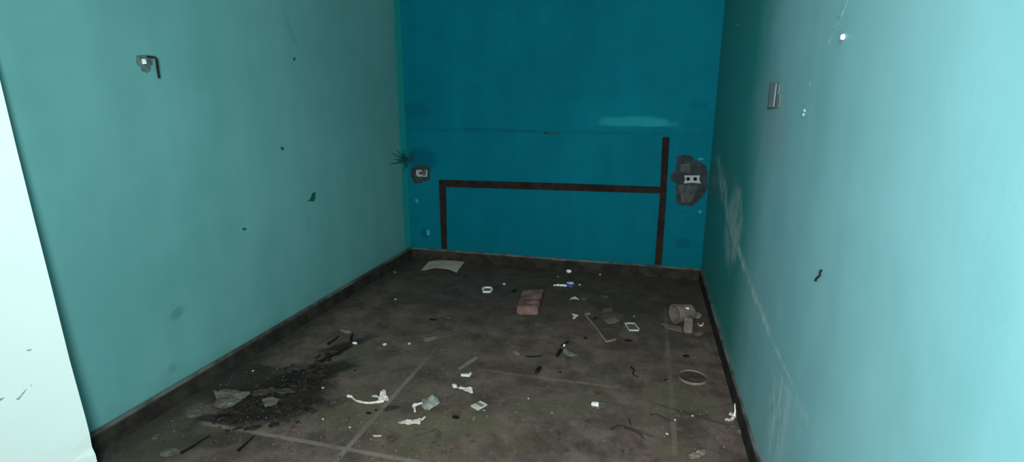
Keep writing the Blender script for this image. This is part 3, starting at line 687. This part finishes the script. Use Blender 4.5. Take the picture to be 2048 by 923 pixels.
# round lid
bm = bmesh.new(); c = fl(1385, 756); rr = ((fl(1412, 756)-fl(1358, 756)).length)/2
lid = thing('round_lid', 'round dusty brown lid lying flat near the right wall', 'lid', c)
lathe(bm, [(0, 0), (rr*.97, 0), (rr*.97, .006), (rr*.3, .005), (0, .008)], c, (0, 0, 1), 48)
for v in bm.verts: v.co.z += noise.noise(v.co*30)*.0008*(v.co.z > .001)
link('disc', bm, M_LID, lid)
bm = bmesh.new(); lathe(bm, [(rr*.972, .0), (rr*1.0, .0), (rr, .012), (rr*.985, .014), (rr*.972, .012), (rr*.972, 0)], c, (0, 0, 1), 48); link('rim', bm, M_RIM, lid)
# white brush against the skirting
br = thing('plastic_spoon', 'white plastic spoon-like piece leaning against the right skirting', 'spoon', fl(1466, 838))
a, b = fl(1468, 832, .004), Vector((R-.022, 0, .085)); q = fl(1478, 790, .06); b = Vector((R-.027, q.y-.02, .06))
b = fl(1477, 792, .045)
bm = bmesh.new(); tube(bm, [a.lerp(b, t) for t in (0, .3, .42, .5, .58, .68, .8, .92, 1)], [.004, .005, .009, .013, .012, .011, .012, .011, .005], 12)
link('handle', bm, M_WPLAST, br, smooth=True)
bm = bmesh.new(); sheet(bm, [fl(*q) for q in ((1449, 840), (1452, 837), (1461, 838), (1465, 833), (1457, 830), (1460, 826), (1467, 830), (1472, 826), (1472, 835), (1466, 841), (1458, 843))], .003, .008, 40, None, 24)
link('torn_end', bm, M_PAPER, br)
scrap('film_scrap', 'dusty clear film below the white spoon by the right skirting', 'film scrap', [(1460, 852), (1475, 854), (1485, 848), (1486, 866), (1480, 870), (1472, 866)], M_GREYP, .0015, .006, 40, 25)

# crumpled grey bag by the left wall
scrap('plastic_bag', 'crumpled grey plastic bag flattened near the left skirting', 'bag', [(424, 817), (433, 800), (428, 790), (444, 787), (458, 781), (470, 784), (485, 786), (499, 783), (501, 792), (487, 799), (476, 805), (462, 819), (448, 822), (437, 818)], M_GREYP, .002, .022, 22, 26)
scrap('paper_scrap', 'flattened grey scrap left of the crumpled grey bag', 'paper scrap', [(371, 833), (378, 822), (388, 819), (408, 822), (405, 830), (394, 834), (376, 836)], M_GREYP, .002, .008, 30, 27)
scrap('paper_scrap', 'small grey scrap closest to the left skirting', 'paper scrap', [(303, 874), (312, 869), (321, 869), (317, 876), (306, 879)], M_GREYP, .002, .006, 30, 28)
scrap('film_scrap', 'dirty clear film in the front left corner of the floor', 'film scrap', [(318, 906), (335, 899), (352, 896), (362, 904), (345, 913), (322, 914)], M_GREYP, .0015, .01, 30, 29)

# damp soil: a spread of clods, thick by the skirting and thinning out to a tail
bm = bmesh.new(); rnd = random.Random(11); n_ = 0
spine = [(455, 838), (500, 825), (545, 806), (580, 788), (610, 762), (632, 735), (660, 712), (700, 692)]
wid = [26, 40, 44, 40, 30, 18, 9, 4]
while n_ < 620:
    i = rnd.choice((0, 1, 1, 2, 2, 2, 3, 3, 3, 4, 4, 5, 6)); t = rnd.random()
    x = spine[i][0]+(spine[i+1][0]-spine[i][0])*t; y = spine[i][1]+(spine[i+1][1]-spine[i][1])*t; w_ = wid[i]+(wid[i+1]-wid[i])*t
    px, py = x+rnd.gauss(0, w_*.75), y+rnd.gauss(0, w_*.42)
    p = fl(px, py)
    if noise.noise(Vector((p.x*9, p.y*9, 1.7))) < -.12 or p.x < -L+.06: continue
    s_ = rnd.choice((.006, .008, .010, .014, .020, .030))*rnd.uniform(.8, 1.3)
    b0 = bmesh.new(); lump(b0, (0, 0, 0), s_*rnd.uniform(1, 2.4), s_, s_*rnd.uniform(.35, .6), n_, 0, rnd.uniform(.2, 1.2), 9)
    m_ = {}
    for v in b0.verts: m_[v] = bm.verts.new(v.co+p)
    for f in b0.faces: bm.faces.new([m_[v] for v in f.verts])
    b0.free(); n_ += 1
so_ = link('soil', bm, M_SOIL); so_['kind'] = 'stuff'; tag(so_, 'black damp soil crumbled over the floor near the left skirting', 'soil')
# twigs and flakes in and around the soil
def twig(label, px, r, seed, mat=M_CHAR):
    bm = bmesh.new(); tube(bm, smoothline([fl(x, y, r+.001+zz) for x, y, zz in px], 4), [r*(1-.6*i/(4*(len(px)-1))) for i in range(4*(len(px)-1)+1)], 7)
    return tag(link('twig', bm, mat), label, 'twig')
twig('black twig running up right from the soil to a small white cap', [(640, 722, .004), (662, 712, .002), (684, 700, 0), (701, 690, 0)], .007, 1)
twig('short dark twig behind the white cap', [(656, 687, 0), (668, 679, 0), (678, 671, 0)], .008, 2)
twig('dark stub of twig upright beside the white cap', [(703, 680, 0), (702, 674, .01), (706, 667, .01)], .010, 3)
twig('thick dark twig in the front left, right of the dirty film', [(476, 900, 0), (492, 886, 0), (508, 872, 0)], .007, 4)
twig('bent dark twig in the front left corner', [(362, 905, 0), (385, 892, 0), (405, 879, 0), (420, 871, 0)], .006, 5)
twig('short dark stick at the left end of the soil', [(436, 831, 0), (450, 829, 0), (464, 831, 0)], .008, 6)
twig('dark bent wire on the front right floor, above the lone white scrap', [(1262, 733, 0), (1268, 740, .008), (1266, 748, 0), (1277, 753, 0)], .005, 7, M_BLACK)
twig('dark root lying at the bottom front right', [(1221, 858, 0), (1240, 850, 0), (1262, 858, .002), (1280, 868, 0), (1290, 878, 0)], .0042, 8, M_ROOT)
twig('small dark root stub touching the front root', [(1258, 838, .0), (1262, 850, .0)], .0042, 9, M_ROOT)
twig('long thin dark root at front right by the floor joint', [(1300, 829, 0), (1315, 828, 0), (1335, 838, 0), (1348, 841, 0)], .003, 10, M_ROOT)
crumb('bottle_cap', 'small white cap at the upper end of the long black twig', 'cap', 710, 687.5, 13, M_WPLAST, .5, .8, 7)
scrap('paper_scrap', 'tiny pinkish scrap behind the small white cap', 'paper scrap', [(680, 661), (686, 659.5), (700, 663), (703, 665), (692, 667), (683, 664)], M_PLASTERD, .003, .006, 40, 31)
scrap('leaf', 'dull curled leaf on the right side of the soil', 'leaf', [(596, 842), (588, 856), (580, 868), (574, 872), (578, 860), (588, 846)], M_RUST, .002, .006, 30, 32)
for i, (pp, lab) in enumerate((([(500, 790), (520, 783), (548, 780), (556, 786), (530, 791), (508, 797)], 'grey flake on the upper left of the soil'),
                               ([(524, 804), (545, 799), (560, 804), (552, 814), (530, 816)], 'broad grey flake in the middle of the soil'),
                               ([(535, 784), (575, 781), (592, 787), (562, 792)], 'long grey flake across the soil top'),
                               ([(576, 740), (600, 733), (612, 738), (592, 744)], 'grey flake at the upper edge of the soil'))):
    bm = bmesh.new(); sheet(bm, [fl(*q) for q in pp], .003, .008, 25, None, 40+i, 0, .010); o_ = tag(link('flake', bm, M_FLAKE if i != 1 else M_GREYP), lab, 'flake')

# single crumbs and chips
for i, (px, py, w, lab) in enumerate(((1008, 569, 8, 'white crumb between the small white box and the brick'), (1116, 554, 6, 'tiny grey crumb above the blue packet'),
        (1200, 550, 6, 'tiny pale crumb near the back skirting, right of the blue packet'), (1159, 570, 6, 'tiny crumb at the right end of the blue packet'),
        (770, 690, 11, 'pale crumb right of the small white cap'), (819, 688, 8, 'pale crumb second right of the small white cap'), (791, 599, 6, 'tiny pale crumb on the left floor behind the cap'),
        (1385, 832, 7, 'white crumb in the front right, left of the spoon'), (1350, 840, 6, 'white crumb on the right floor joint'), (1334, 868, 7, 'white crumb at the bottom right, nearest the foam scrap'),
        (646, 776, 6, 'pale crumb right of the soil'), (646, 838, 6, 'pale crumb in front right of the soil'), (1268, 633, 7, 'grey crumb behind the white-edged frame'),
        (700, 855, 6, 'pale crumb left of the front floor joint'), (506, 742, 5, 'tiny crumb near the left skirting behind the soil'), (1057, 797, 5, 'pale crumb at front centre'), (1104, 826, 8, 'tan crumb at front centre right'))):
    crumb('plaster_crumb', lab, 'crumb', px, py, w, M_PLASTER if i not in (1, 12, 16) else M_PLASTERD, .6, .8, 60+i, i)
for i, (px, py, w, asp, m, lab) in enumerate(((1029, 582, 9, 1.6, M_BLACK, 'black chip close to the left of the brick'), (1171, 676.5, 10, .8, M_CHAR, 'black chip left of the brown board'), (1257, 682, 17, .45, M_CHAR, 'wide black chip right of the brown board'),
        (1191, 637, 9, .8, M_CHAR, 'black chip lying inside the brown board'), (1372, 713, 14, .7, M_CHAR, 'black chip behind the round lid'), (1332, 760, 8, .9, M_CHAR, 'black chip left of the round lid'),
        (752, 820, 7, .8, M_CHAR, 'black chip on the front floor joint'), (737, 827, 12, .5, M_CHAR, 'black sliver left of the front floor joint'), (897, 635, 22, .5, M_RUST, 'rusty flake left of the brick towards the left skirting'),
        (866, 640, 20, .4, M_CHAR, 'dark sliver left of the rusty flake'), (912, 836, 17, .5, M_CHAR, 'dark sliver in front of the twisted wrapper'), (1254, 886, 9, .6, M_RUST, 'rusty chip at the bottom edge of the floor'),
        (1120, 745, 7, .8, M_CHAR, 'dark chip right of the black capsule'), (1094, 712, 11, .4, M_RUST, 'red-brown sliver at the right end of the burnt stick'), (790, 545, 9, .6, M_PLASTERD, 'grey crumb near the left skirting, left of the card sheet'))):
    hgt = .010 if lab.startswith('black chip lying inside') else 0
    s = pxm(px, py)*w; bm = bmesh.new(); p = fl(px, py, hgt); lump(bm, p, s, s*asp*2 if asp > 1 else s*asp, min(.016, s*.4), 90+i)
    tag(link('chip', bm, m), lab, 'chip')

# loose grit nobody could count
bm = bmesh.new(); rnd = random.Random(5)
for i in range(900):
    if i < 500: px, py = rnd.uniform(330, 1480), rnd.uniform(600, 923)
    else: px, py = rnd.gauss(600, 130), rnd.gauss(790, 60)
    p = fl(px, py)
    if not (-L+.05 < p.x < R-.04 and .9 < p.y < D-.05): continue
    s = rnd.uniform(.002, .0055)
    vs = [bm.verts.new((p.x+s*math.cos(a+i)*rnd.uniform(.6, 1.2), p.y+s*math.sin(a+i)*rnd.uniform(.6, 1.2), 0)) for a in (0, 2.1, 4.2)]
    t = bm.verts.new((p.x, p.y, s*rnd.uniform(.7, 1.2)))
    mi = rnd.choice((0, 0, 1, 1, 2))
    for f in ((0, 1), (1, 2), (2, 0)): bm.faces.new((vs[f[0]], vs[f[1]], t)).material_index = mi
    bm.faces.new(vs[::-1]).material_index = mi
gt = link('grit', bm, [M_PLASTERD, M_SOIL, M_DUST]); gt['kind'] = 'stuff'; tag(gt, 'loose grit and specks scattered over the whole floor', 'grit')

# ------------------------------------------------------------------ light: daylight from the opening behind the viewer
w = bpy.data.worlds.new('world'); S.world = w; w.use_nodes = True
bgn = w.node_tree.nodes['Background']; bgn.inputs[0].default_value = (.80, 1, .98, 1); bgn.inputs[1].default_value = .25
def area(name, loc, target, sx, sy, energy, col):
    l = bpy.data.lights.new(name, 'AREA'); l.shape = 'RECTANGLE'; l.size = sx; l.size_y = sy; l.energy = energy; l.color = col
    o = bpy.data.objects.new(name, l); COL.objects.link(o); o.location = loc
    o.rotation_euler = (Vector(target)-Vector(loc)).to_track_quat('-Z', 'Y').to_euler(); return o
area('doorway_daylight', (-.08, -.48, 1.75), (.0, 3.0, 1.25), .9, 1.7, 162, (.90, 1, .985))

vs = S.view_settings; S.display_settings.display_device = 'sRGB'
vs.view_transform = 'Standard'; vs.look = 'None'; vs.gamma = 1; vs.exposure = 0; vs.use_curve_mapping = False

# repeats share a group
GR = {'plaster_crumb': 'plaster crumbs on the floor', 'chip': 'dark chips on the floor', 'paper_scrap': 'paper scraps on the floor', 'film_scrap': 'film scraps on the floor',
      'twig': 'twigs and roots on the floor', 'flake': 'flakes on the soil', 'wall_socket': 'sockets on the back wall', 'plastic_tray': 'open plastic frames on the floor',
      'rubble_block': 'rubble by the right wall', 'plaster_shard': 'shards by the clay cup', 'plastic_strip': 'plastic strips on the floor'}
for o in list(COL.objects):
    g = GR.get(o.name.split('.')[0])
    if g and o.parent is None and 'label' in o: o['group'] = g
